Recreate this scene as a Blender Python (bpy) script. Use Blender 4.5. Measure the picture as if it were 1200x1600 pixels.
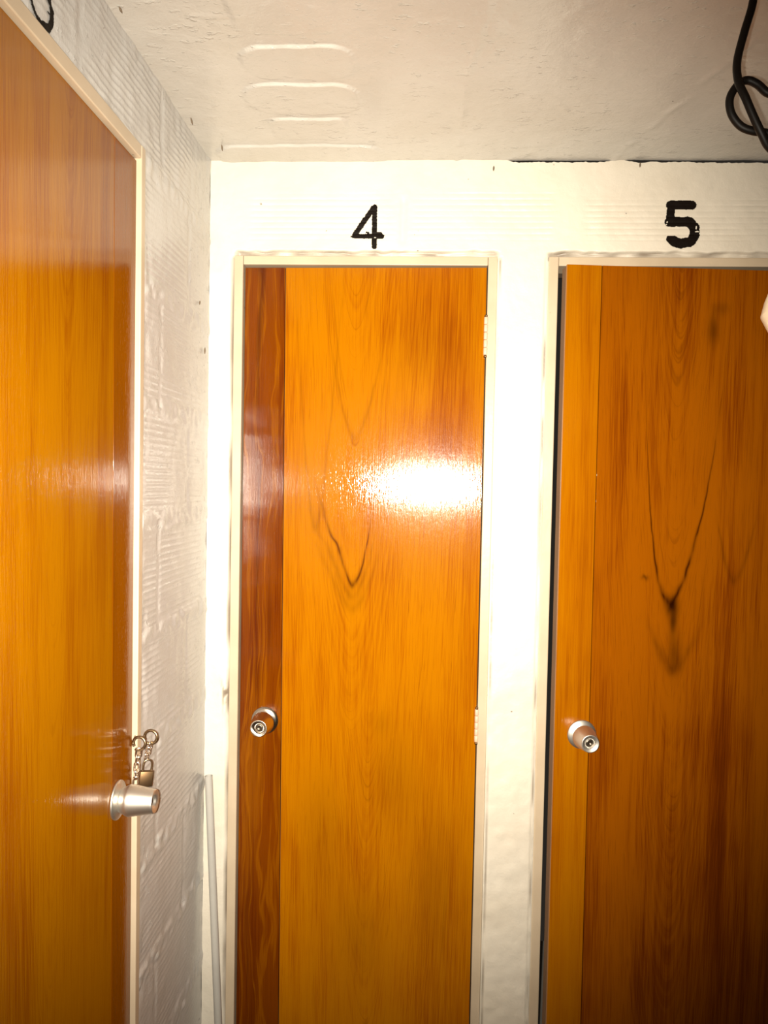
import bpy, bmesh, math, random
from mathutils import Vector, Matrix, noise
from math import radians, sin, cos, pi, sqrt, exp

# ------------------------------------------------------------------ scene, camera, light
S = bpy.context.scene
for o in list(bpy.data.objects):
    bpy.data.objects.remove(o, do_unlink=True)
COL = S.collection
random.seed(4)

S.view_settings.view_transform = 'Standard'
S.view_settings.look = 'None'
S.view_settings.exposure = 0.0
S.view_settings.gamma = 1.0
S.view_settings.use_curve_mapping = False

cam_d = bpy.data.cameras.new('camera')
cam_d.lens = 27.0
cam_d.sensor_width = 36.0
cam_d.clip_start = 0.01
cam = bpy.data.objects.new('camera', cam_d)
COL.objects.link(cam)
cam.matrix_world = (Matrix.Translation((0, 0, 1.55)) @ Matrix.Rotation(radians(2.9), 4, 'Z')
                    @ Matrix.Rotation(radians(90 - 2.05), 4, 'X') @ Matrix.Rotation(radians(1.1), 4, 'Z'))
S.camera = cam

W = bpy.data.worlds.new('world')
S.world = W
W.use_nodes = True
W.node_tree.nodes['Background'].inputs[0].default_value = (1.0, 0.85, 0.68, 1)
W.node_tree.nodes['Background'].inputs[1].default_value = 0.02

# the phone's own flash, a small warm LED just beside the lens
FL = bpy.data.lights.new('phone_flash', 'SPOT')
FL.energy = 345.0
FL.color = (1.0, 0.905, 0.745)
FL.spot_size = radians(92)
FL.spot_blend = 1.0
FL.shadow_soft_size = 0.004
fl = bpy.data.objects.new('phone_flash', FL)
COL.objects.link(fl)
fl.location = (-0.020, 0.0, 1.548)
fl.rotation_euler = (radians(90 - 1.5), 0, radians(8.0))

# ------------------------------------------------------------------ helpers
def link(name, bm, mat, parent=None, smooth=True):
    me = bpy.data.meshes.new(name)
    bm.normal_update()
    bm.to_mesh(me)
    bm.free()
    if smooth:
        for p in me.polygons:
            p.use_smooth = True
    if mat:
        me.materials.append(mat)
    o = bpy.data.objects.new(name, me)
    COL.objects.link(o)
    if parent:
        o.parent = parent
    return o

def empty(name, loc=(0, 0, 0), rotz=0.0):
    o = bpy.data.objects.new(name, None)
    o.empty_display_size = 0.05
    COL.objects.link(o)
    o.location = loc
    o.rotation_euler = (0, 0, rotz)
    return o

def tag(o, label=None, cat=None, group=None, kind=None):
    if label: o['label'] = label
    if cat: o['category'] = cat
    if group: o['group'] = group
    if kind: o['kind'] = kind
    return o

def hexa(bm, pts, bevel=0.0, seg=2):
    """pts: 8 corners, bottom ring then top ring"""
    v = [bm.verts.new(p) for p in pts]
    fs = [(0, 3, 2, 1), (4, 5, 6, 7), (0, 1, 5, 4), (1, 2, 6, 5), (2, 3, 7, 6), (3, 0, 4, 7)]
    faces = [bm.faces.new([v[i] for i in f]) for f in fs]
    if bevel:
        ed = list({e for f in faces for e in f.edges})
        bmesh.ops.bevel(bm, geom=ed, offset=bevel, segments=seg, affect='EDGES', profile=0.5)

def box(bm, x0, x1, y0, y1, z0, z1, bevel=0.0):
    hexa(bm, [(x0, y0, z0), (x1, y0, z0), (x1, y1, z0), (x0, y1, z0),
              (x0, y0, z1), (x1, y0, z1), (x1, y1, z1), (x0, y1, z1)], bevel)

def lathe(bm, prof, M=Matrix.Identity(4), n=64):
    """prof: list of (r, h); axis is local z of M"""
    rings = []
    for r, h in prof:
        if r < 1e-6:
            rings.append([bm.verts.new(M @ Vector((0, 0, h)))])
        else:
            rings.append([bm.verts.new(M @ Vector((r * cos(2 * pi * i / n), r * sin(2 * pi * i / n), h))) for i in range(n)])
    for a, b in zip(rings, rings[1:]):
        for i in range(n):
            j = (i + 1) % n
            if len(a) == 1 and len(b) == 1: continue
            if len(a) == 1: bm.faces.new((a[0], b[j], b[i]))
            elif len(b) == 1: bm.faces.new((a[i], a[j], b[0]))
            else: bm.faces.new((a[i], a[j], b[j], b[i]))

def catmull(P, sub=8, closed=False):
    P = [Vector(p) for p in P]
    out = []
    n = len(P)
    rng = range(n) if closed else range(n - 1)
    for i in rng:
        if closed:
            p0, p1, p2, p3 = P[(i - 1) % n], P[i], P[(i + 1) % n], P[(i + 2) % n]
        else:
            p0, p1, p2, p3 = P[max(i - 1, 0)], P[i], P[i + 1], P[min(i + 2, n - 1)]
        for k in range(sub):
            t = k / sub
            out.append(0.5 * ((2 * p1) + (p2 - p0) * t + (2 * p0 - 5 * p1 + 4 * p2 - p3) * t * t + (3 * p1 - p0 - 3 * p2 + p3) * t ** 3))
    if not closed:
        out.append(P[-1])
    return out

def tube(bm, pts, r, n=14, closed=False, caps=True):
    pts = [Vector(p) for p in pts]
    N = len(pts)
    rad = r if callable(r) else (lambda t: r)
    T = []
    for i in range(N):
        a = pts[(i - 1) % N] if (closed or i > 0) else pts[i]
        b = pts[(i + 1) % N] if (closed or i < N - 1) else pts[i]
        T.append((b - a).normalized())
    ref = Vector((0, 0, 1)) if abs(T[0].z) < 0.9 else Vector((1, 0, 0))
    u = (ref - T[0] * ref.dot(T[0])).normalized()
    rings = []
    for i in range(N):
        u = (u - T[i] * u.dot(T[i])).normalized()
        w = T[i].cross(u)
        rr = rad(i / max(N - 1, 1))
        rings.append([bm.verts.new(pts[i] + (u * cos(2 * pi * k / n) + w * sin(2 * pi * k / n)) * rr) for k in range(n)])
    for i in range(N if closed else N - 1):
        a, b = rings[i], rings[(i + 1) % N]
        for k in range(n):
            m = (k + 1) % n
            bm.faces.new((a[k], a[m], b[m], b[k]))
    if caps and not closed:
        bm.faces.new(list(reversed(rings[0])))
        bm.faces.new(rings[-1])

# ------------------------------------------------------------------ node expression helper
class X:
    nt = None
    def __init__(s, v): s.v = v
    @staticmethod
    def wire(sock, v):
        if isinstance(v, X): v = v.v
        if isinstance(v, (int, float)): sock.default_value = v
        else: X.nt.links.new(v, sock)
    @staticmethod
    def m(op, *a, clamp=False):
        n = X.nt.nodes.new('ShaderNodeMath')
        n.operation = op
        n.use_clamp = clamp
        for i, q in enumerate(a): X.wire(n.inputs[i], q)
        return X(n.outputs[0])
    def __add__(s, o): return X.m('ADD', s, o)
    __radd__ = __add__
    def __sub__(s, o): return X.m('SUBTRACT', s, o)
    def __rsub__(s, o): return X.m('SUBTRACT', o, s)
    def __mul__(s, o): return X.m('MULTIPLY', s, o)
    __rmul__ = __mul__
    def __truediv__(s, o): return X.m('DIVIDE', s, o)
    def abs(s): return X.m('ABSOLUTE', s)
    def sqrt(s): return X.m('SQRT', s)
    def exp(s): return X.m('EXPONENT', s)
    def pow(s, p): return X.m('POWER', s, p)
    def max(s, o): return X.m('MAXIMUM', s, o)
    def min(s, o): return X.m('MINIMUM', s, o)
    def clamp(s): return X.m('ADD', s, 0.0, clamp=True)
    def step(s, a, b):
        n = X.nt.nodes.new('ShaderNodeMapRange')
        n.interpolation_type = 'SMOOTHSTEP'
        X.wire(n.inputs['Value'], s)
        n.inputs['From Min'].default_value = a
        n.inputs['From Max'].default_value = b
        return X(n.outputs['Result'])

def vec(x, y, z):
    n = X.nt.nodes.new('ShaderNodeCombineXYZ')
    for i, q in enumerate((x, y, z)): X.wire(n.inputs[i], q)
    return X(n.outputs[0])

def nz(v, scale=1.0, detail=3.0, rough=0.5, dist=0.0):
    n = X.nt.nodes.new('ShaderNodeTexNoise')
    X.wire(n.inputs['Vector'], v)
    n.inputs['Scale'].default_value = scale
    n.inputs['Detail'].default_value = detail
    n.inputs['Roughness'].default_value = rough
    n.inputs['Distortion'].default_value = dist
    return X(n.outputs[0])

def mix(f, a, b):
    n = X.nt.nodes.new('ShaderNodeMix')
    n.data_type = 'RGBA'
    X.wire(n.inputs[0], f)
    for i, q in ((6, a), (7, b)):
        if isinstance(q, X): X.nt.links.new(q.v, n.inputs[i])
        else: n.inputs[i].default_value = (*q, 1)
    return X(n.outputs[2])

def bump(h, strength, dist, normal=None):
    n = X.nt.nodes.new('ShaderNodeBump')
    X.wire(n.inputs['Height'], h)
    n.inputs['Strength'].default_value = strength
    n.inputs['Distance'].default_value = dist
    if normal: X.wire(n.inputs['Normal'], normal)
    return X(n.outputs[0])

def coords():
    tc = X.nt.nodes.new('ShaderNodeTexCoord')
    sp = X.nt.nodes.new('ShaderNodeSeparateXYZ')
    X.nt.links.new(tc.outputs['Object'], sp.inputs[0])
    return X(tc.outputs['Object']), X(sp.outputs[0]), X(sp.outputs[1]), X(sp.outputs[2])

def attr(name):
    n = X.nt.nodes.new('ShaderNodeAttribute')
    n.attribute_name = name
    return X(n.outputs['Fac'])

def newmat(name):
    m = bpy.data.materials.new(name)
    m.use_nodes = True
    X.nt = m.node_tree
    return m, m.node_tree.nodes['Principled BSDF']

def setp(b, **k):
    for key, q in k.items():
        s = b.inputs[key.replace('_', ' ')]
        if isinstance(q, X): X.nt.links.new(q.v, s)
        elif isinstance(q, tuple) and len(q) == 3: s.default_value = (*q, 1)
        else: s.default_value = q

# ------------------------------------------------------------------ materials
def paint_mat(name, base, rough, fine=0.25, coarse=0.35, fleck=0.0, stretch=(1, 1, 1)):
    m, b = newmat(name)
    co, x, y, z = coords()
    big = nz(co, 5, 4, 0.6)
    c = mix(big.step(0.35, 0.75), base, tuple(q * k for q, k in zip(base, (0.93, 0.91, 0.88))))
    spots = nz(co, 34, 3, 0.6).step(0.70, 0.78)
    c = mix(spots * 0.10, c, (0.45, 0.36, 0.26))
    specks = nz(co, 55, 2, 0.5).step(0.775, 0.80)
    c = mix(specks * 0.75, c, (0.10, 0.07, 0.05))
    c = mix(attr('dirt_and_shade'), c, (0.16, 0.12, 0.085))
    n1 = bump(nz(co, 38, 5, 0.6), coarse, 0.004)
    n2 = bump(nz(co, 190, 3, 0.6), fine, 0.0012, n1)
    if fleck:
        sc = vec(x * stretch[0], y * stretch[1], z * stretch[2])
        fl_h = nz(sc, 75, 4, 0.62).step(0.60, 0.67) * nz(co, 9, 3).step(0.42, 0.6) + nz(sc, 210, 2, 0.5).step(0.68, 0.74) * 0.5
        n2 = bump(fl_h, fleck, 0.0022, n2)
    setp(b, Base_Color=c, Roughness=rough, Normal=n2)
    return m

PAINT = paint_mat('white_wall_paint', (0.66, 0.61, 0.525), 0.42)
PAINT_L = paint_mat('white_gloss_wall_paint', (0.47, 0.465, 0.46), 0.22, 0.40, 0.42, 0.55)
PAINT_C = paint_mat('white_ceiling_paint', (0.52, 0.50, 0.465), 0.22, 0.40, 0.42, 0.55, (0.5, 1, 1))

def frame_mat():
    m, b = newmat('cream_frame_paint')
    co, x, y, z = coords()
    c = mix(nz(co, 9, 3).step(0.35, 0.7), (0.50, 0.405, 0.295), (0.45, 0.36, 0.255))
    chip = nz(co, 26, 4, 0.7).step(0.705, 0.73)
    c = mix(chip * 0.6, c, (0.12, 0.08, 0.05))
    setp(b, Base_Color=c, Roughness=0.35, Normal=bump(nz(co, 60, 3), 0.15, 0.002))
    return m
FRAME = frame_mat()

def wood_mat(name, light, mid, dark, cath, lines=(), blobs=(), streak=0.5, rough=0.16, seed=0.0, warp=0.03, veins=0.0, coat_rough=0.10):
    """varnished veneer. cath: (x0, z0, S, eps) fields of nested grain V's; lines: single dark grain lines
    (x0, z0, Sl, Sr, eps, width, reach, amount); blobs: (x, z, rx, rz, amount)"""
    m, b = newmat(name)
    co, x, y, z = coords()
    w = (nz(vec(x * 7 + seed, seed, z * 1.6), 1, 3, 0.5) - 0.5) * warp
    w2 = (nz(vec(x * 30 + seed, 3.1, z * 9), 1, 3, 0.55) - 0.5) * 0.006
    xw = x + w + w2
    tone = None
    thin = None
    wsum = None
    for (x0, z0, sl, e, zc, zr) in cath:
        dx = xw - x0
        u = (z - z0) - sl * (dx * dx + e * e).sqrt() - dx * dx * 42.0
        q = (z - zc) / zr
        g = (q * q * -1.0).exp() + 0.001
        ring = nz(vec(u * 34.0 + seed * 3, seed + x0 * 9, xw * 3.0), 1, 5, 0.6) - 0.5
        tone = ring * g if tone is None else tone + ring * g
        smooth = nz(vec(u * 15.0 + seed * 5, seed + x0 * 4, xw * 5.0), 1, 2, 0.5)
        tl = X.m('PINGPONG', smooth * 9.0, 1.0).step(0.22, 0.0) * g
        thin = tl if thin is None else thin + tl
        wsum = g if wsum is None else wsum + g
    if tone is not None: tone, thin = tone / wsum, thin / wsum
    stv = nz(vec(xw * 26 + seed, seed, z * 0.7), 1, 4, 0.6) - 0.5
    fib = nz(vec(x * 420, seed, z * 7 + seed), 1, 2, 0.6) - 0.5
    blot = nz(vec(x * 5 + seed, seed + 4, z * 2.3), 1, 3, 0.55) - 0.5
    f = 0.5 + stv * streak + fib * 0.55 + blot * 0.65
    if tone is not None: f = f + tone * 0.42
    f = f.clamp()
    c = mix(f.step(0.28, 0.62), mid, light)
    c = mix((1.0 - f).step(0.58, 0.95) * 0.8, c, dark)
    if thin is not None:
        c = mix(thin * 0.30 * nz(vec(x * 9, z * 5, seed + 3), 1, 2).step(0.35, 0.65), c, dark)
    pores = nz(vec(x * 700, seed, z * 16 + seed), 1, 1, 0.5).step(0.66, 0.74)
    c = mix(pores * 0.34, c, dark)
    if veins:
        vv = nz(vec(x * 34 + w * 90 + seed, seed, z * 1.5), 1, 4, 0.6, 0.25)
        c = mix(((vv - 0.5).abs()).step(0.05, 0.0) * veins, c, LIGHT)
        c = mix(nz(vec(x * 30 + 5 + w * 70, seed, z * 0.8), 1, 3, 0.5, 0.15).step(0.54, 0.70) * 0.28, c, LIGHT)
        c = mix(nz(vec(x * 22 + seed, seed + 7, z * 1.1), 1, 3, 0.5, 0.6).step(0.50, 0.66) * 0.75, c, dark)
    for (x0, z0, sl, cl, sr, cr, e, wd, reach, amt) in lines:
        dx = x + w2 * 1.3 - x0
        r = (dx * dx + e * e).sqrt() - e
        side = dx.step(-0.004, 0.004)
        u = (z - z0) - r * (sl + (sr - sl) * side) - r * r * r * (cl + (cr - cl) * side) - (nz(vec(z * 16, x * 2, seed), 1, 2) - 0.5) * 0.05 * (r * 30).min(1.0)
        ln = (u.abs() / (wd * 5)).pow(1.6) * -1.0
        wk = ln.exp() * ((z - z0) * (-1.0)).step(-reach, -reach * 0.25) * (z - z0).step(-0.03, 0.0)
        c = mix(wk * amt * (0.45 + 0.55 * nz(vec(x * 60, z * 14, seed), 1, 2).step(0.3, 0.6)), c, (dark[0] * 0.38, dark[1] * 0.26, dark[2] * 0.2))
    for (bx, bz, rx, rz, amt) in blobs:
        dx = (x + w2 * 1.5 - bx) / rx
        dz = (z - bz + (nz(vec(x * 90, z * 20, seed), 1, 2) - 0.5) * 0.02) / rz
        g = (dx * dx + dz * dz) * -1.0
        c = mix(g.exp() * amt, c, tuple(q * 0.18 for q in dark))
    # varnish: fine upright ripples left by brush and grain, light orange peel
    rip = nz(vec(x * 300, seed, z * 22), 1, 3, 0.7)
    peel = nz(vec(x * 60, seed + 2, z * 40), 1, 4, 0.65)
    n1 = bump(rip, 0.24, 0.0012)
    n2 = bump(peel, 0.11, 0.0011, n1)
    setp(b, Base_Color=c, Roughness=0.5, Specular_IOR_Level=0.0, Coat_Weight=0.8, Coat_Roughness=coat_rough, Coat_IOR=1.5,
         Normal=n1, Coat_Normal=n2)
    return m

LIGHT, MID, DARK = (0.345, 0.118, 0.0004), (0.255, 0.064, 0.0004), (0.11, 0.016, 0.0003)

def metal_mat(name, col, rough, aniso=0.0, axis='Y'):
    m, b = newmat(name)
    co, x, y, z = coords()
    setp(b, Base_Color=col, Metallic=1.0, Roughness=rough)
    if aniso:
        t = X.nt.nodes.new('ShaderNodeTangent')
        t.direction_type = 'RADIAL'
        t.axis = axis
        setp(b, Anisotropic=aniso, Tangent=X(t.outputs[0]))
    else:
        setp(b, Normal=bump(nz(co, 300, 2), 0.05, 0.0005))
    return m
BRUSHED = metal_mat('turned_steel', (0.64, 0.57, 0.49), 0.26, 0.9)
SATIN = metal_mat('satin_aluminium', (0.66, 0.63, 0.58), 0.44)
DARKM = metal_mat('dark_steel', (0.16, 0.13, 0.10), 0.35)
RINGM = metal_mat('tarnished_brass', (0.30, 0.22, 0.13), 0.32)
CHAINM = metal_mat('bright_chain_steel', (0.74, 0.64, 0.54), 0.25)
LOCKM = metal_mat('old_brass', (0.20, 0.125, 0.065), 0.45)

def plain(name, col, rough, spec=0.5, bs=0.0, bscale=100, **k):
    m, b = newmat(name)
    co, x, y, z = coords()
    c = mix(nz(co, 14, 3).step(0.3, 0.7), col, tuple(q * 0.9 for q in col))
    setp(b, Base_Color=c, Roughness=rough, Specular_IOR_Level=spec, **k)
    if bs: setp(b, Normal=bump(nz(co, bscale, 3), bs, 0.002))
    return m
BLACKP = plain('black_brush_paint', (0.006, 0.0035, 0.0022), 0.6, 0.08, 0.2, 200)
CABLEM = plain('black_cable_rubber', (0.0045, 0.003, 0.0022), 0.5, 0.15)
SHADEM = plain('white_lamp_plastic', (0.66, 0.55, 0.40), 0.35)
TUBEM = plain('grey_plastic', (0.43, 0.415, 0.385), 0.3)
HINGEM = plain('pale_painted_hinge', (0.66, 0.45, 0.33), 0.45, 0.4, 0.3, 300)
CORE = plain('raw_door_edge', (0.17, 0.095, 0.05), 0.7, 0.2, 0.3, 120)
STOPM = plain('gap_shade_dark', (0.030, 0.018, 0.011), 0.7, 0.2)  # door stop colour: shade of the gap around the leaf, painted in
BUGM = plain('grey_dust_silk', (0.16, 0.12, 0.085), 0.9, 0.1)
CONC = plain('grey_concrete', (0.30, 0.28, 0.25), 0.7, 0.3, 0.3, 40)
FARW = plain('plain_dull_paint', (0.30, 0.27, 0.23), 0.6, 0.3, 0.2, 30)

# ------------------------------------------------------------------ relief of the painted masonry
def n3(x, y, z=0.0): return noise.noise(Vector((x, y, z)))
def sst(a, b, t):
    t = (t - a) / (b - a)
    t = 0 if t < 0 else (1 if t > 1 else t)
    return t * t * (3 - 2 * t)
def band(a, b, t, s): return sst(a, a + s, t) * (1 - sst(b - s, b, t))

def back_relief(x, z):
    h = 0.0022 * n3(x * 7, z * 7, 1.3) + 0.0010 * n3(x * 24, z * 24, 5.1) + 0.0006 * n3(x * 70, z * 70, 2.2)
    d = 0.0
    # grooved hollow bricks in the lintel
    for (a, b, z0, z1) in ((-0.41, -0.068, 2.086, 2.205), (-0.048, 0.285, 2.088, 2.213), (0.335, 1.2, 2.088, 2.195)):
        k = band(a, b, x + 0.006 * n3(z * 40, 3), 0.02) * band(z0, z1, z + 0.01 * n3(x * 6, 9), 0.02)
        if k > 0:
            k *= 0.35 + 0.65 * sst(-0.35, 0.25, n3(x * 7, z * 13, 8.0))
            g = (z % 0.0126) / 0.0126
            h += k * 0.0013 * (abs(g - 0.5) * 4 - 1 if abs(g - 0.5) < 0.25 else 0.0)
    h -= 0.0035 * exp(-((x + 0.058 + 0.003 * n3(z * 20, 4)) / 0.006) ** 2) * band(2.08, 2.2, z, 0.02)
    # ragged mortar seam above the door frames, its ledge shadow painted into the colour
    for (a, b) in ((-0.44, 0.16), (0.262, 0.95)):
        e = 2.0725 + 0.0035 * n3(x * 14, 2.0) + 0.003 * n3(x * 45, 7.0)
        k = band(a, b, x, 0.012) * (1 - sst(e - 0.003, e + 0.002, z))
        if k > 0 and z > 2.055:
            h -= k * (0.0085 + 0.004 * n3(x * 30, z * 60, 3.3))
            d = max(d, 0.80 * k * (0.62 + 0.9 * n3(x * 22, z * 40, 1.1)))
            d = max(d, k * 1.0 * exp(-((z - e + 0.001) / 0.0025) ** 2) * sst(0.0, 0.45, n3(x * 17, 6.6)))
    # seams beside the frames, recessed and unevenly darker
    for xe, s in ((-0.44, -1), (0.1575, 1), (0.266, -1)):
        t = (x - xe) * s
        if 0 <= t < 0.03 and z < 2.06:
            w = 0.006 + 0.003 * n3(z * 6, xe * 9)
            k = 1 - sst(w * 0.4, w, t)
            h -= k * 0.0045
            d = max(d, 0.85 * k * sst(-0.45, 0.45, n3(z * 11, xe * 20)))
    # rougher stucco low on the pier
    if 0.15 < x < 0.28:
        h += 0.0016 * n3(x * 45, z * 45, 4.4) * (1 - sst(0.9, 1.3, z))
    # dirt where the frame was knocked
    if x < -0.43:
        d = max(d, 1.0 * sst(0.08, 0.3, n3(x * 150, z * 45, 2.7)) * exp(-((z - 1.06) / 0.035) ** 2) * exp(-((x + 0.446) / 0.012) ** 2))
    if x < -0.43: d = max(d, 0.9 * exp(-((z - 1.05) / 0.05) ** 2) * exp(-((x + 0.4415) / 0.0035) ** 2) * sst(-0.4, 0.05, n3(z * 60, 3.0)))
    return h, max(d, 0.0)

def left_relief(y, z):
    h = 0.0016 * n3(y * 9, z * 9, 11.3) + 0.0009 * n3(y * 30, z * 30, 15.1)
    d = 0.0
    zz = (z - 1.268) / 0.2085
    row = math.floor(zz)
    f = (zz - row) * 0.2085
    # joints of the brick courses: squeezed mortar
    j = min(f, 0.2085 - f)
    m = 1 - sst(0.010, 0.024, j + 0.008 * n3(y * 18, z * 6, 2.0))
    h += m * (0.0016 + 0.0032 * n3(y * 42, z * 42, 6.0))
    off = 1.417 if row % 2 == 0 else 1.417 + 0.17
    v = abs(((y - off) + 0.17) % 0.34 - 0.17)
    vm = 1 - sst(0.005, 0.013, v)
    h += vm * (-0.0012 + 0.0012 * n3(y * 40, z * 40, 1.0))
    k = (1 - m) * (1 - vm) * (1 - sst(1.665, 1.70, y + 0.01 * n3(z * 7, 1)))
    k *= sst(1.325, 1.35, y + 0.012 * n3(z * 9, 5)) if z < 2.13 else 1.0
    g = (f % 0.0122) / 0.0122
    br = 0.2 + 0.8 * sst(-0.35, 0.25, n3(y * 7, z * 12, 9.0))
    h += k * br * (0.0006 + 0.0012 * sst(0.70, 1.05, z)) * (exp(-((g - 0.5) / 0.14) ** 2) - 0.25)
    # smeared plaster beside the frame and above it
    sm = (1 - sst(1.335, 1.39, y)) if z < 2.12 else (0.6 if z > 2.13 else 1.0)
    h += sm * 0.0030 * n3(y * 36, z * 20, 3.7)
    return h, d

CAPS = [(-0.315, -0.150, 1.05, 1.255, 0.03), (-0.328, -0.133, 1.285, 1.392, 0.045), (-0.35, -0.134, 1.404, 1.520, 0.05), (-0.325, -0.168, 1.534, 1.632, 0.02), (-0.47, -0.10, 1.655, 1.80, 0.05)]
def ceil_relief(x, y):
    h = 0.0016 * n3(x * 6, y * 6, 21.3) + 0.0010 * n3(x * 22, y * 22, 25.1)
    lump = n3(x * 34, y * 46, 22.0)
    h += 0.0016 * max(0, lump - 0.22) * sst(-0.2, 0.3, n3(x * 3, y * 3, 4))
    wx, wy = x + 0.004 * n3(x * 12, y * 12, 2), y + 0.005 * n3(x * 15, y * 10, 7)
    best = 0.0
    for (x0, x1, y0, y1, r) in CAPS:
        cx, cy = (x0 + x1) / 2, (y0 + y1) / 2
        qx, qy = abs(wx - cx) - (x1 - x0) / 2 + r, abs(wy - cy) - (y1 - y0) / 2 + r
        dd = sqrt(max(qx, 0) ** 2 + max(qy, 0) ** 2) + min(max(qx, qy), 0) - r
        t = (wy - y0) / (y1 - y0)
        hh = (1 - sst(-0.0016, 0.0016, dd + 0.002 * n3(x * 60, y * 60, 9))) * (0.0045 + 0.0018 * n3(x * 26, y0 * 9, 3) - 0.0038 * min(max(t, 0), 1))
        best = max(best, hh)
    h += best
    h += 0.0024 * exp(-((x - 0.06 - 0.10 * (1.4 - y) * (y < 1.4) + 0.008 * n3(y * 12, 3)) / 0.006) ** 2) * sst(-0.3, 0.3, n3(y * 24, 5))
    h += 0.0022 * exp(-((x - 0.43 - 0.25 * (1.62 - y) + 0.012 * n3(y * 14, 8)) / 0.007) ** 2) * sst(-0.3, 0.2, n3(y * 17, 6))
    return h, 0.0

def lines_for(spans):
    out = []
    for (a, b, step) in spans:
        n = max(1, round((b - a) / step))
        out += [a + (b - a) * i / n for i in range(n)]
    out.append(spans[-1][1])
    return out

def relief_wall(name, us, vs, holes, place, relief, reveal, mat, edit=None):
    """grid with openings; place(u, v, h) -> point, reveal: vector the opening sides run back along"""
    bm = bmesh.new()
    dl = bm.verts.layers.float.new('dirt_and_shade')  # knock marks and painted seam shade share this layer
    grid = {}
    def vert(i, j):
        if (i, j) not in grid:
            u, v = us[i], vs[j]
            h, d = relief(u, v)
            if edit: u, v, h, d = edit(u, v, h, d)
            q = bm.verts.new(place(u, v, h))
            q[dl] = d
            grid[(i, j)] = q
        return grid[(i, j)]
    def inside(i, j):
        cu, cv = (us[i] + us[i + 1]) / 2, (vs[j] + vs[j + 1]) / 2
        return any(a < cu < b and c < cv < d for (a, b, c, d) in holes)
    cells = {(i, j) for i in range(len(us) - 1) for j in range(len(vs) - 1) if not inside(i, j)}
    for (i, j) in cells:
        bm.faces.new((vert(i, j), vert(i + 1, j), vert(i + 1, j + 1), vert(i, j + 1)))
    back = {}
    def bvert(k):
        if k not in back:
            q = bm.verts.new(grid[k].co + Vector(reveal))
            q[dl] = 0.2
            back[k] = q
        return back[k]
    for (i, j) in cells:
        for (di, dj, a, b) in ((-1, 0, (i, j), (i, j + 1)), (1, 0, (i + 1, j), (i + 1, j + 1)), (0, -1, (i, j), (i + 1, j)), (0, 1, (i, j + 1), (i + 1, j + 1))):
            n = (i + di, j + dj)
            if n not in cells and 0 <= n[0] < len(us) - 1 and 0 <= n[1] < len(vs) - 1:
                bm.faces.new((grid[a], grid[b], bvert(b), bvert(a)))
    bmesh.ops.recalc_face_normals(bm, faces=bm.faces)
    bm.normal_update()
    # the painted side faces the room
    tot = Vector((0, 0, 0))
    for f in bm.faces: tot += f.normal * f.calc_area()
    if tot.dot(Vector(reveal)) > 0: bmesh.ops.reverse_faces(bm, faces=bm.faces)
    return link(name, bm, mat)

CZ = 2.272
BY, LX = 1.7365, -0.4945
# back wall
us = lines_for([(-0.4945, -0.440, 0.004), (-0.440, 0.1565, 0.005), (0.1565, 0.267, 0.004), (0.267, 0.87, 0.005), (0.87, 1.7, 0.03)])
vs = lines_for([(0, 0.27, 0.02), (0.27, 2.0625, 0.006), (2.0625, 2.215, 0.0018), (2.215, CZ, 0.004)])
def back_edit(u, v, h, d):
    if v > CZ - 0.02 and u > 0.17:
        k = sst(0.17, 0.185, u) * sst(CZ - 0.02, CZ, v)
        v = v - k * (0.0050 + 0.0030 * n3(u * 40, 1.0) + 0.0022 * n3(u * 130, 2.0) + 0.003 * sst(0.5, 0.8, u) - 0.0075 * exp(-((u - 0.415) / 0.018) ** 2))
    elif v > CZ - 0.02:
        v = v + 0.003 * sst(CZ - 0.02, CZ, v)
    return u, v, h, d
tag(relief_wall('wall_back', us, vs, [(-0.440, 0.1565, -1, 2.0625), (0.267, 0.87, -1, 2.0625)], lambda u, v, h: (u, BY - h, v), back_relief, (0, 0.12, 0), PAINT, back_edit),
    'white painted rough brick wall holding the doors numbered 4 and 5', 'wall', kind='structure')
# left wall
us = lines_for([(-1.3, 0.70, 0.05), (0.70, 1.3225, 0.006), (1.3225, 1.745, 0.004)])
vs = lines_for([(0, 0.3, 0.02), (0.3, 2.1195, 0.0022), (2.1195, CZ + 0.004, 0.0024)])
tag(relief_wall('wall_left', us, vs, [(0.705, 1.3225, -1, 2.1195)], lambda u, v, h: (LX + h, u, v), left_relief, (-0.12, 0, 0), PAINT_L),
    'white glossy wall of grooved bricks beside the door seen edge-on', 'wall', kind='structure')
# ceiling
us = lines_for([(-0.497, 0.87, 0.005), (0.87, 1.7, 0.04)])
vs = lines_for([(-1.3, 0.9, 0.06), (0.9, 1.02, 0.02), (1.02, 1.7385, 0.0021)])
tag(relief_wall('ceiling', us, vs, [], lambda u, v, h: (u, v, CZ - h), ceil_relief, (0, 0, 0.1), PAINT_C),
    'low white painted ceiling with rounded brick shapes showing through', 'ceiling', kind='structure')
# the rest of the small room, behind and beside the camera
bm = bmesh.new(); box(bm, -0.7, 1.8, -1.4, 2.6, -0.1, 0.0); tag(link('floor', bm, CONC, smooth=False), 'grey concrete floor', 'floor', kind='structure')
bm = bmesh.new(); box(bm, 1.7, 1.8, -1.4, 1.74, 0, 2.3); tag(link('wall_right', bm, FARW, smooth=False), 'plain wall to the right of the corridor', 'wall', kind='structure')
bm = bmesh.new(); box(bm, -0.6, 1.8, -1.4, -1.3, 0, 2.3); tag(link('wall_rear', bm, FARW, smooth=False), 'plain wall at the rear of the corridor', 'wall', kind='structure')

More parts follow.
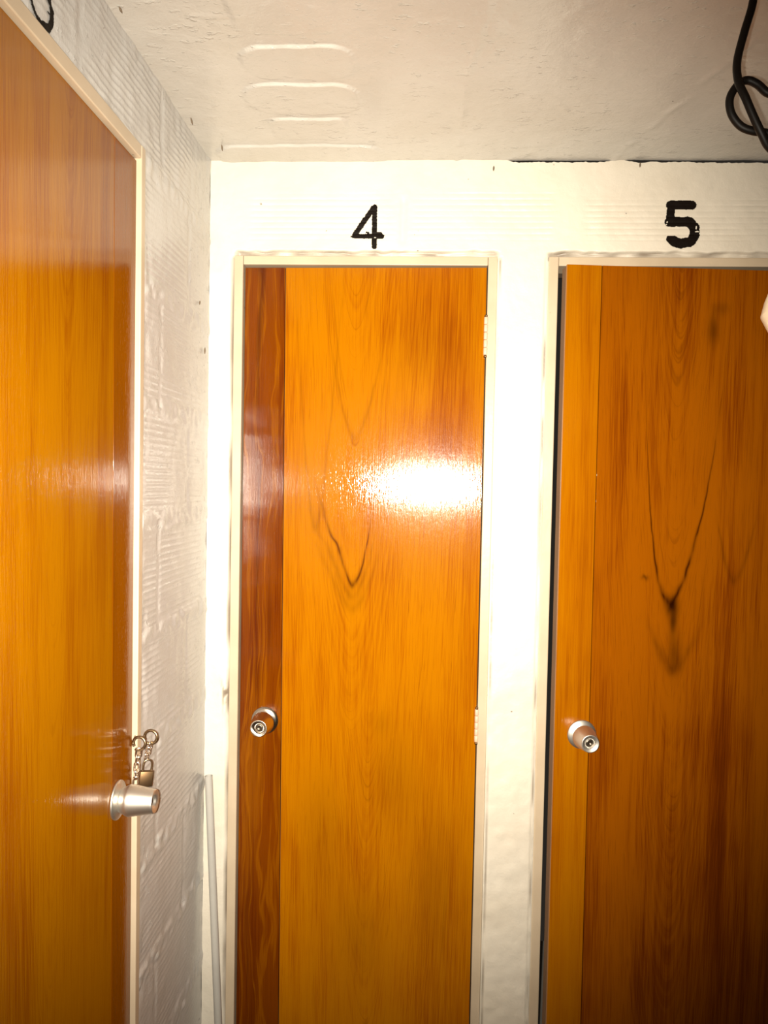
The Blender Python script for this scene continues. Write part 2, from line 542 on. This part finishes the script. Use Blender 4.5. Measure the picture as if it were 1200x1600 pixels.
# ------------------------------------------------------------------ door frames (fixed to the walls)
def frame(name, w, h_in, bar, head, depth, loc, rotz, label):
    """local: x 0..w clear opening, front face y=0, z up"""
    bm = bmesh.new()
    box(bm, -bar, 0, 0, depth, 0, h_in + head, 0.0018)
    box(bm, w, w + bar, 0, depth, 0, h_in + head, 0.0018)
    box(bm, 0.0005, w - 0.0005, 0.0003, depth, h_in, h_in + head - 0.0003, 0.0018)
    o = link(name, bm, FRAME, smooth=False)
    o.location = loc
    o.rotation_euler = (0, 0, rotz)
    bm = bmesh.new()
    # rebate the leaf closes against
    box(bm, 0, 0.010, 0.062, depth, 0, h_in)
    box(bm, w - 0.010, w, 0.062, depth, 0, h_in)
    box(bm, 0.01, w - 0.01, 0.062, depth, h_in - 0.010, h_in)
    st = link('door_stop', bm, STOPM, o, smooth=False)
    st['label'] = 'inner stop coloured dark as gap shade'
    return tag(o, label, 'door frame', kind='structure')
frame('trim_1', 0.5780, 2.0955, 0.0185, 0.0235, 0.07, (-0.490, 0.726, 0), pi / 2, 'cream metal frame of the door seen edge-on at the left wall')
frame('trim_2', 0.5525, 2.0425, 0.0205, 0.0200, 0.07, (-0.4185, 1.740, 0), 0, 'cream metal frame around the door numbered 4')
frame('trim_3', 0.5600, 2.0425, 0.0215, 0.0200, 0.07, (0.2893, 1.740, 0), 0, 'cream metal frame around the door numbered 5')

# ------------------------------------------------------------------ doors
def knob(parent, x, z, body_mat, rose_mat, yaw=0.0):
    """round knob on the face y=0, axis towards -y"""
    M = Matrix.Translation((x, 0, z)) @ Matrix.Rotation(pi / 2, 4, 'X')
    bm = bmesh.new()
    lathe(bm, [(0.0001, 0.0085), (0.0205, 0.0085), (0.0215, 0.0125), (0.0245, 0.018), (0.0258, 0.0215), (0.0258, 0.024), (0.0250, 0.029), (0.0232, 0.040), (0.0212, 0.052), (0.0196, 0.0615),
               (0.0192, 0.0640), (0.0184, 0.0652), (0.0172, 0.0650), (0.0130, 0.0634), (0.0095, 0.0621), (0.0090, 0.0560), (0.0, 0.0560)], M)
    k = link('door_knob', bm, body_mat, parent)
    bm = bmesh.new()
    lathe(bm, [(0.0, 0.0002), (0.0315, 0.0002), (0.0320, 0.0015), (0.0318, 0.0034), (0.0305, 0.0044), (0.0260, 0.0062), (0.0215, 0.0080), (0.0195, 0.0090), (0.0100, 0.0105), (0.0, 0.0105)], M)
    link('rosette', bm, rose_mat, k)
    bm = bmesh.new()
    lathe(bm, [(0.0, 0.0550), (0.0080, 0.0550), (0.0080, 0.0580), (0.0072, 0.0590), (0.0030, 0.0594), (0.0022, 0.0580), (0.0, 0.0580)], M, 32)
    c = link('lock_cylinder', bm, DARKM, k)
    c['label'] = 'dark lock cylinder'
    return k

def slab(bm, xb0, xb1, xt0, xt1, z0, z1, y0, y1, bev):
    hexa(bm, [(xb0, y0, z0), (xb1, y0, z0), (xb1, y1, z0), (xb0, y1, z0), (xt0, y0, z1), (xt1, y0, z1), (xt1, y1, z1), (xt0, y1, z1)], bev)

def door(name, w, h, seam_b, seam_t, lock_left, mats, loc, rotz, label, thick=0.040):
    t = tag(empty(name, loc, rotz), label, 'door', kind='structure')
    z0 = 0.012
    # leaf core, visible on its edges
    bm = bmesh.new(); box(bm, 0.0003, w - 0.0003, 0.008, thick, z0, h - 0.0003, 0.0008)
    c = link('door_core', bm, CORE, t, smooth=False); c['label'] = 'dull brown unvarnished door edge'
    g = 0.0009
    bm = bmesh.new()
    if lock_left: slab(bm, 0, seam_b - g, 0, seam_t - g, z0, h, 0, 0.0079, 0.00008)
    else: slab(bm, seam_b + g, w, seam_t + g, w, z0, h, 0, 0.0079, 0.00008)
    s = link('lock_stile', bm, mats[0], t, smooth=False)
    bm = bmesh.new()
    if lock_left: slab(bm, seam_b + g, w, seam_t + g, w, z0, h, 0, 0.0079, 0.00008)
    else: slab(bm, 0, seam_b - g, 0, seam_t - g, z0, h, 0, 0.0079, 0.00008)
    p = link('veneer_panel', bm, mats[1], t, smooth=False)
    return t, s, p

def hinge(parent, x, y, z0, z1):
    bm = bmesh.new()
    n = 5
    M = Matrix.Translation((x, y, 0))
    seg = (z1 - z0) / n
    for k in range(n):
        a, b = z0 + k * seg + 0.0006, z0 + (k + 1) * seg - 0.0006
        lathe(bm, [(0.0, a), (0.0040, a), (0.0046, a + 0.0008), (0.0046, b - 0.0008), (0.0040, b), (0.0, b)], M, 20)
    hg = link('hinge', bm, HINGEM, parent)
    bm = bmesh.new()
    for (a, b, r) in ((z1, z1 + 0.005, 0.0035), (z0 - 0.005, z0, 0.0035)):
        lathe(bm, [(0, a - 0.0005), (r, a - 0.0005), (r, b - 0.001), (r * 0.6, b), (0, b)], M, 16)
    q = link('hinge_pin', bm, LOCKM, hg); q['label'] = 'bare metal pin ends'
    hg['label'] = 'pale painted hinge barrel'

# door numbered 3, on the left wall
L1, M1 = (0.245, 0.090, 0.0004), (0.180, 0.050, 0.0004)
m_s = wood_mat('varnished_stile_warm', M1, tuple(q * 0.8 for q in M1), DARK, [], streak=0.75, seed=3.7)
m_p = wood_mat('varnished_veneer_straight', L1, M1, DARK, [(0.28, 1.15, 6.5, 0.02, 1.2, 0.35), (0.33, 1.75, 9.0, 0.03, 1.9, 0.3)], streak=0.6, seed=8.3, warp=0.05)
d1, _, _ = door('door_1', 0.574, 2.092, 0.494, 0.482, False, (m_s, m_p), (-0.4990, 0.7285, 0), pi / 2, 'varnished wooden door on the left wall, seen edge-on, with screw eyes and chain')
knob(d1, 0.5095, 1.0164, SATIN, SATIN)

# door numbered 4
m_s = wood_mat('varnished_stile_dark', (0.135, 0.029, 0.0003), (0.085, 0.013, 0.0003), (0.042, 0.005, 0.0003), [], streak=0.9, seed=1.9, warp=0.05, veins=0.25)
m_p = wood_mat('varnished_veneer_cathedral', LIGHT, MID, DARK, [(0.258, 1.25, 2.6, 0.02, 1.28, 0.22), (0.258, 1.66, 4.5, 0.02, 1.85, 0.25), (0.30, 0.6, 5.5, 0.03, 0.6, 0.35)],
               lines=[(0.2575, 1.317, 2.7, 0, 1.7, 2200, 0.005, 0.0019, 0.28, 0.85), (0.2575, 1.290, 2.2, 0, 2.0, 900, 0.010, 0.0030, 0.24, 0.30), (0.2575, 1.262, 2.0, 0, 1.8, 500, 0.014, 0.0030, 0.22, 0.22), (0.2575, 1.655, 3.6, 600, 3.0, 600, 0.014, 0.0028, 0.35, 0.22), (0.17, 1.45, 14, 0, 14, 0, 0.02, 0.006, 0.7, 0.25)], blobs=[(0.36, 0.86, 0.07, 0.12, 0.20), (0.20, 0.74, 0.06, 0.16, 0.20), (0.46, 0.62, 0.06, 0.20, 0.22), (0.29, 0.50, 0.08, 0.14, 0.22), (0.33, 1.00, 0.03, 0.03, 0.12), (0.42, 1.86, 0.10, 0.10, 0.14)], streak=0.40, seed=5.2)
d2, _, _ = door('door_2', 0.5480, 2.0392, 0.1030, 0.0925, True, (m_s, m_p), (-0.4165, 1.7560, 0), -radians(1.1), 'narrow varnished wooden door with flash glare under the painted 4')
knob(d2, 0.0595, 0.9965, BRUSHED, BRUSHED)
hinge(d2, 0.5490, -0.0035, 1.844, 1.929)
hinge(d2, 0.5490, -0.0035, 0.967, 1.043)

# door numbered 5, standing slightly ajar
m_s = wood_mat('varnished_stile_pale', (0.325, 0.108, 0.0004), (0.275, 0.078, 0.0004), (0.15, 0.03, 0.0004), [], streak=1.0, seed=7.7)
m_p = wood_mat('varnished_veneer_knotted', (0.245, 0.064, 0.0004), (0.150, 0.029, 0.0004), (0.055, 0.007, 0.0003), [(0.255, 1.20, 3.6, 0.02, 1.3, 0.3), (0.25, 1.7, 7.0, 0.03, 1.9, 0.3), (0.27, 0.5, 4.5, 0.04, 0.55, 0.35)],
               lines=[(0.250, 1.298, 1.2, 1250, 2.2, 300, 0.003, 0.0026, 0.60, 0.92), (0.262, 1.155, 1.5, 200, 1.6, 300, 0.012, 0.004, 0.14, 0.4), (0.390, 1.352, 2.5, 900, 2.5, 900, 0.008, 0.003, 0.20, 0.35)],
               blobs=[(0.253, 1.295, 0.014, 0.022, 0.9), (0.256, 1.262, 0.009, 0.03, 0.75), (0.263, 1.19, 0.016, 0.045, 0.5), (0.3247, 1.900, 0.012, 0.032, 0.55), (0.340, 1.945, 0.02, 0.015, 0.3), (0.19, 1.358, 0.007, 0.006, 0.6)],
               streak=0.75, seed=2.4)
d3, _, _ = door('door_3', 0.549, 2.0300, 0.0775, 0.0762, True, (m_s, m_p), (0.2985, 1.6850, 0), radians(5.2275), 'reddish varnished wooden door ajar under the painted 5')
knob(d3, 0.0600, 1.0100, SATIN, SATIN)

# ------------------------------------------------------------------ painted numbers
def seg_d(p, a, b):
    ax, ay = a; bx, by = b
    dx, dy = bx - ax, by - ay
    L2 = dx * dx + dy * dy
    t = 0 if L2 == 0 else max(0, min(1, ((p[0] - ax) * dx + (p[1] - ay) * dy) / L2))
    return sqrt((p[0] - ax - t * dx) ** 2 + (p[1] - ay - t * dy) ** 2)

def painted(name, strokes, place, label, cut=None, holes=(), cell=0.0009):
    pts = [p for s, r in strokes for p in s]
    a0, a1 = min(p[0] for p in pts) - 0.02, max(p[0] for p in pts) + 0.02
    b0, b1 = min(p[1] for p in pts) - 0.02, max(p[1] for p in pts) + 0.02
    bm = bmesh.new(); V = {}
    def vt(i, j):
        if (i, j) not in V: V[(i, j)] = bm.verts.new(place(a0 + i * cell, b0 + j * cell))
        return V[(i, j)]
    for i in range(int((a1 - a0) / cell)):
        for j in range(int((b1 - b0) / cell)):
            p = (a0 + (i + .5) * cell, b0 + (j + .5) * cell)
            rag = 0.0010 * n3(p[0] * 130, p[1] * 260, 5) + 0.0007 * n3(p[0] * 420, p[1] * 420, 8)
            ok = False
            for s, r in strokes:
                for q in range(len(s) - 1):
                    if seg_d(p, s[q], s[q + 1]) + rag < r: ok = True; break
                if ok: break
            if ok and any(((p[0] - h[0]) / h[2]) ** 2 + ((p[1] - h[1]) / h[3]) ** 2 < 1 + 150 * rag for h in holes): ok = False
            if ok and cut and cut(p): ok = False
            if ok: bm.faces.new((vt(i, j), vt(i + 1, j), vt(i + 1, j + 1), vt(i, j + 1)))
    o = link(name, bm, BLACKP)
    return tag(o, label, 'painted number')
on_back = lambda u, v: (u, BY - back_relief(u, v)[0] - 0.0009, v)
on_left = lambda u, v: (LX + left_relief(u, v)[0] + 0.0010, u, v)
painted('painted_number', [([(-0.1240, 2.1675), (-0.1655, 2.1085)], 0.0060), ([(-0.1665, 2.1055), (-0.1045, 2.1048)], 0.0055), ([(-0.1218, 2.1690), (-0.1212, 2.0822)], 0.0058),
                           ([(-0.1400, 2.1135), (-0.1345, 2.1125)], 0.0018), ([(-0.116, 2.1125), (-0.106, 2.1118)], 0.0022), ([(-0.174, 2.1045), (-0.168, 2.105)], 0.0016)],
        on_back, 'thin black hand-painted number 4 on the white lintel', holes=[(-0.1195, 2.1015, 0.0022, 0.001)])
painted('painted_number', [([(0.5275, 2.1738), (0.5740, 2.1738)], 0.0098), ([(0.5290, 2.1720), (0.5278, 2.1370)], 0.0090), ([(0.5270, 2.1375), (0.5690, 2.1380), (0.5810, 2.1260), (0.5820, 2.1090), (0.5740, 2.0950), (0.5530, 2.0905), (0.5385, 2.0945), (0.5315, 2.1005)], 0.0108)],
        on_back, 'bold black hand-painted number 5 on the white lintel', holes=[(0.5850, 2.1250, 0.0016, 0.0035), (0.587, 2.1165, 0.0045, 0.0014), (0.5215, 2.1370, 0.0014, 0.0016), (0.5200, 2.1315, 0.0014, 0.0014)],
        cut=lambda p: p[1] < 2.1195 and p[1] > 2.09 and p[0] < 0.536 - (p[1] - 2.1195) * 0.2 and p[1] > 2.1075)
painted('painted_number', [([(0.9405, 2.1400), (0.9440, 2.1300), (0.9555, 2.1240), (0.9720, 2.1232), (0.9860, 2.1275)], 0.0034), ([(0.9720, 2.1240), (0.9860, 2.1270), (0.9940, 2.1390), (0.9950, 2.1540), (0.9880, 2.1650), (0.9720, 2.1710), (0.9600, 2.1715)], 0.0052),
                           ([(0.9720, 2.1710), (0.9880, 2.1790), (0.9930, 2.1920), (0.9860, 2.2060), (0.9700, 2.2130), (0.9520, 2.2080), (0.9430, 2.1990)], 0.0052), ([(0.9905, 2.1480), (0.9830, 2.1475)], 0.0012)],
        on_left, 'black hand-painted number 3 cut by the photo edge over the left door', cut=lambda p: p[1] < 2.1205)

# ------------------------------------------------------------------ screw eyes, chain and padlock by the left door
def screw_eye(base, y, z, cx, R, r, label, gap=0.4, a0=3.7):
    bm = bmesh.new()
    pts = []
    for k in range(40):
        a = a0 + gap + (2 * pi - gap) * k / 39
        pts.append((cx + R * cos(a), y + 0.0035 * (k / 39), z + R * sin(a)))
    tube(bm, pts, r, 12)
    o = link('screw_eye', bm, RINGM)
    bm = bmesh.new(); tube(bm, [base, (cx - R + 0.0008, y, z)], r * 0.8, 12)
    s = link('shank', bm, RINGM, o)
    return tag(o, label, 'screw eye', 'screw eyes on the left door')
screw_eye((-0.4945, 1.3060, 1.1016), 1.2685, 1.1016, -0.4742, 0.0108, 0.0025, 'open brass screw eye in front of another one, above the conical knob')
screw_eye((-0.4955, 1.3140, 1.0975), 1.3140, 1.0975, -0.4705, 0.0115, 0.0026, 'brass screw eye behind the open one, fixed in the cream frame')

def link_mesh(c, L, Wd, r, tilt, turn, name, mat, parent):
    bm = bmesh.new()
    pts = []
    for k in range(28):
        a = 2 * pi * k / 28
        px, pz = Wd * cos(a), Wd * sin(a) + (L if sin(a) > 0.01 else (-L if sin(a) < -0.01 else 0))
        pts.append((px, 0, pz))
    M = Matrix.Translation(c) @ Matrix.Rotation(tilt, 4, 'Y') @ Matrix.Rotation(turn, 4, 'Z')
    tube(bm, [M @ Vector(p) for p in pts], r, 10, closed=True)
    return link(name, bm, mat, parent)
ch = tag(empty('chain', (-0.474, 1.2685, 1.045)), 'short bright chain hanging from the open screw eye behind the knob', 'chain')
def put(c): return (c[0] + 0.474, c[1] - 1.2685, c[2] - 1.045)
for i, c in enumerate([(-0.4745, 1.2685, 1.0860), (-0.4757, 1.2680, 1.0740), (-0.4768, 1.2675, 1.0615), (-0.4778, 1.2670, 1.0490), (-0.4784, 1.2665, 1.0370)]):
    link_mesh(put(c), 0.0040, 0.0042, 0.0017, 0.1, (0.35, 1.25, 0.2, 1.35, 0.4)[i], 'chain_link', CHAINM, ch)
ch2 = tag(empty('chain', (-0.470, 1.314, 1.05)), 'short chain holding the padlock under the screw eye in the frame', 'chain')
for i, c in enumerate([(0.0005, -0.002, 0.0335), (-0.002, -0.006, 0.0250), (-0.0035, -0.010, 0.0165)]):
    link_mesh(c, 0.0032, 0.0036, 0.0014, 0.15, (1.2, 0.3, 1.2)[i], 'chain_link', CHAINM, ch2)
pl = tag(empty('padlock', (-0.4735, 1.302, 1.0300)), 'small dark brass padlock hanging behind the conical knob of the left door', 'padlock')
bm = bmesh.new(); box(bm, -0.0118, 0.0118, -0.005, 0.005, -0.0150, 0.0125, 0.0016); b_ = link('lock_body', bm, LOCKM, pl)
bm = bmesh.new()
tube(bm, catmull([(-0.0072, 0, 0.010), (-0.0072, 0, 0.024), (-0.0052, 0, 0.0295), (0, 0, 0.0318), (0.0052, 0, 0.0295), (0.0072, 0, 0.024), (0.0072, 0, 0.010)], 6), 0.0017, 10)
link('shackle', bm, RINGM, pl)
pl.rotation_euler = (0, 0.12, 0.5)

# ------------------------------------------------------------------ hanging lamp: knotted cable and pale lamp body
lx, ly, lz = 0.5035, 1.0, 1.7760
lamp = tag(empty('pendant_lamp', (lx, ly, lz)), 'white lamp hanging on a looped black cable before the door numbered 5', 'lamp')
P = [(0.402, 1.0, 2.275), (0.400, 1.0, 2.215), (0.3973, 1.0, 2.1615), (0.3878, 1.0, 2.1226), (0.3804, 1.0, 2.0875), (0.3806, 0.995, 2.060), (0.3885, 0.990, 2.0364), (0.3986, 0.990, 2.0143), (0.4103, 0.992, 1.9937), (0.4225, 0.997, 1.9790),
     (0.446, 1.003, 1.968), (0.470, 1.006, 1.978), (0.478, 1.006, 2.005), (0.462, 1.004, 2.032), (0.4370, 1.002, 2.0440), (0.4193, 1.002, 2.0490), (0.4075, 1.004, 2.0605), (0.3953, 1.006, 2.0665), (0.3835, 1.006, 2.0600), (0.3752, 1.006, 2.0443), (0.3775, 1.006, 2.0260), (0.3890, 1.006, 2.0105), (0.4037, 1.005, 2.0035), (0.4210, 1.006, 2.0015),
     (0.448, 1.004, 1.994), (0.478, 1.002, 1.968), (0.497, 1.0, 1.935), (0.5035, 1.0, 1.887)]
bm = bmesh.new()
tube(bm, catmull([(p[0] - lx, p[1] - ly, p[2] - lz) for p in P], 8), 0.0050, 16)
c = link('cable', bm, CABLEM, lamp); c['label'] = 'black cable tied in a loose loop'
bm = bmesh.new()
lathe(bm, [(0, 0.118), (0.010, 0.118), (0.017, 0.112), (0.019, 0.100), (0.019, 0.078), (0.016, 0.070)], n=40)
s = link('socket', bm, CABLEM, lamp); s['label'] = 'black socket'
bm = bmesh.new()
prof = [(0.0, 0.088), (0.018, 0.0875), (0.035, 0.080), (0.050, 0.066), (0.0600, 0.051), (0.0675, 0.034), (0.0735, 0.017), (0.0768, 0.0015), (0.0770, 0.0), (0.0766, -0.0015), (0.0660, -0.0225), (0.050, -0.056), (0.036, -0.085), (0.030, -0.095), (0.0, -0.097)]
lathe(bm, prof, n=72)
link('lamp_shade', bm, SHADEM, lamp)

# ------------------------------------------------------------------ plastic tube leaning in the corner
bm = bmesh.new()
ax = Vector((-0.4776, 1.715, 0.8756)); bx = Vector((-0.4270, 1.692, 0.0))
dirn = (bx - ax)
pts_o = [ax + dirn * t for t in (0, 0.002, 0.25, 0.5, 0.75, 1)]
tube(bm, pts_o, 0.0088, 24, caps=False)
tube(bm, [ax + dirn * t for t in (1, 0.5, 0.002, 0)], 0.0072, 24, caps=False)
tag(link('plastic_tube', bm, TUBEM), 'thin grey plastic tube leaning in the corner left of door 4', 'tube')

# ------------------------------------------------------------------ little insect cases stuck to the paint
def bug(p, d, L, label):
    bm = bmesh.new()
    p = Vector(p); d = Vector(d).normalized()
    pts = [p + d * (t - 0.5) * L for t in [k / 10 for k in range(11)]]
    tube(bm, pts, lambda t: 0.0002 + 0.0017 * sin(pi * min(max(t, 0.02), 0.98)) ** 0.8, 8)
    tag(link('insect_case', bm, BUGM), label, 'insect case', 'insect cases stuck to the paint')
bug((-0.4780, 1.1790, CZ - 0.004), (0.1, 0.6, -0.3), 0.011, 'grey insect case on the ceiling nearest the door numbered 3')
bug((-0.4770, 1.5370, CZ - 0.005), (0.1, 0.7, -0.8), 0.014, 'grey insect case on the ceiling edge midway along the left wall')
bug((-0.4472, 1.6560, CZ - 0.006), (0.0, 0.5, -0.8), 0.013, 'grey insect case on the ceiling closest to the room corner')
bug((0.1404, BY - 0.003, 2.2529), (0.05, 0, 1), 0.012, 'insect case high on the wall between numbers 4 and 5')
bug((0.4590, BY - 0.003, 2.2600), (0.05, 0, 1), 0.011, 'insect case under the ceiling crack near the number 5')
bug((LX + 0.003, 1.6961, 1.8395), (0, 0.1, 1), 0.015, 'insect case on the left wall, lowest of those by the corner')
bug((LX + 0.003, 1.6537, 1.9353), (0, 0.3, 1), 0.010, 'insect case on the left wall, highest of those by the corner')
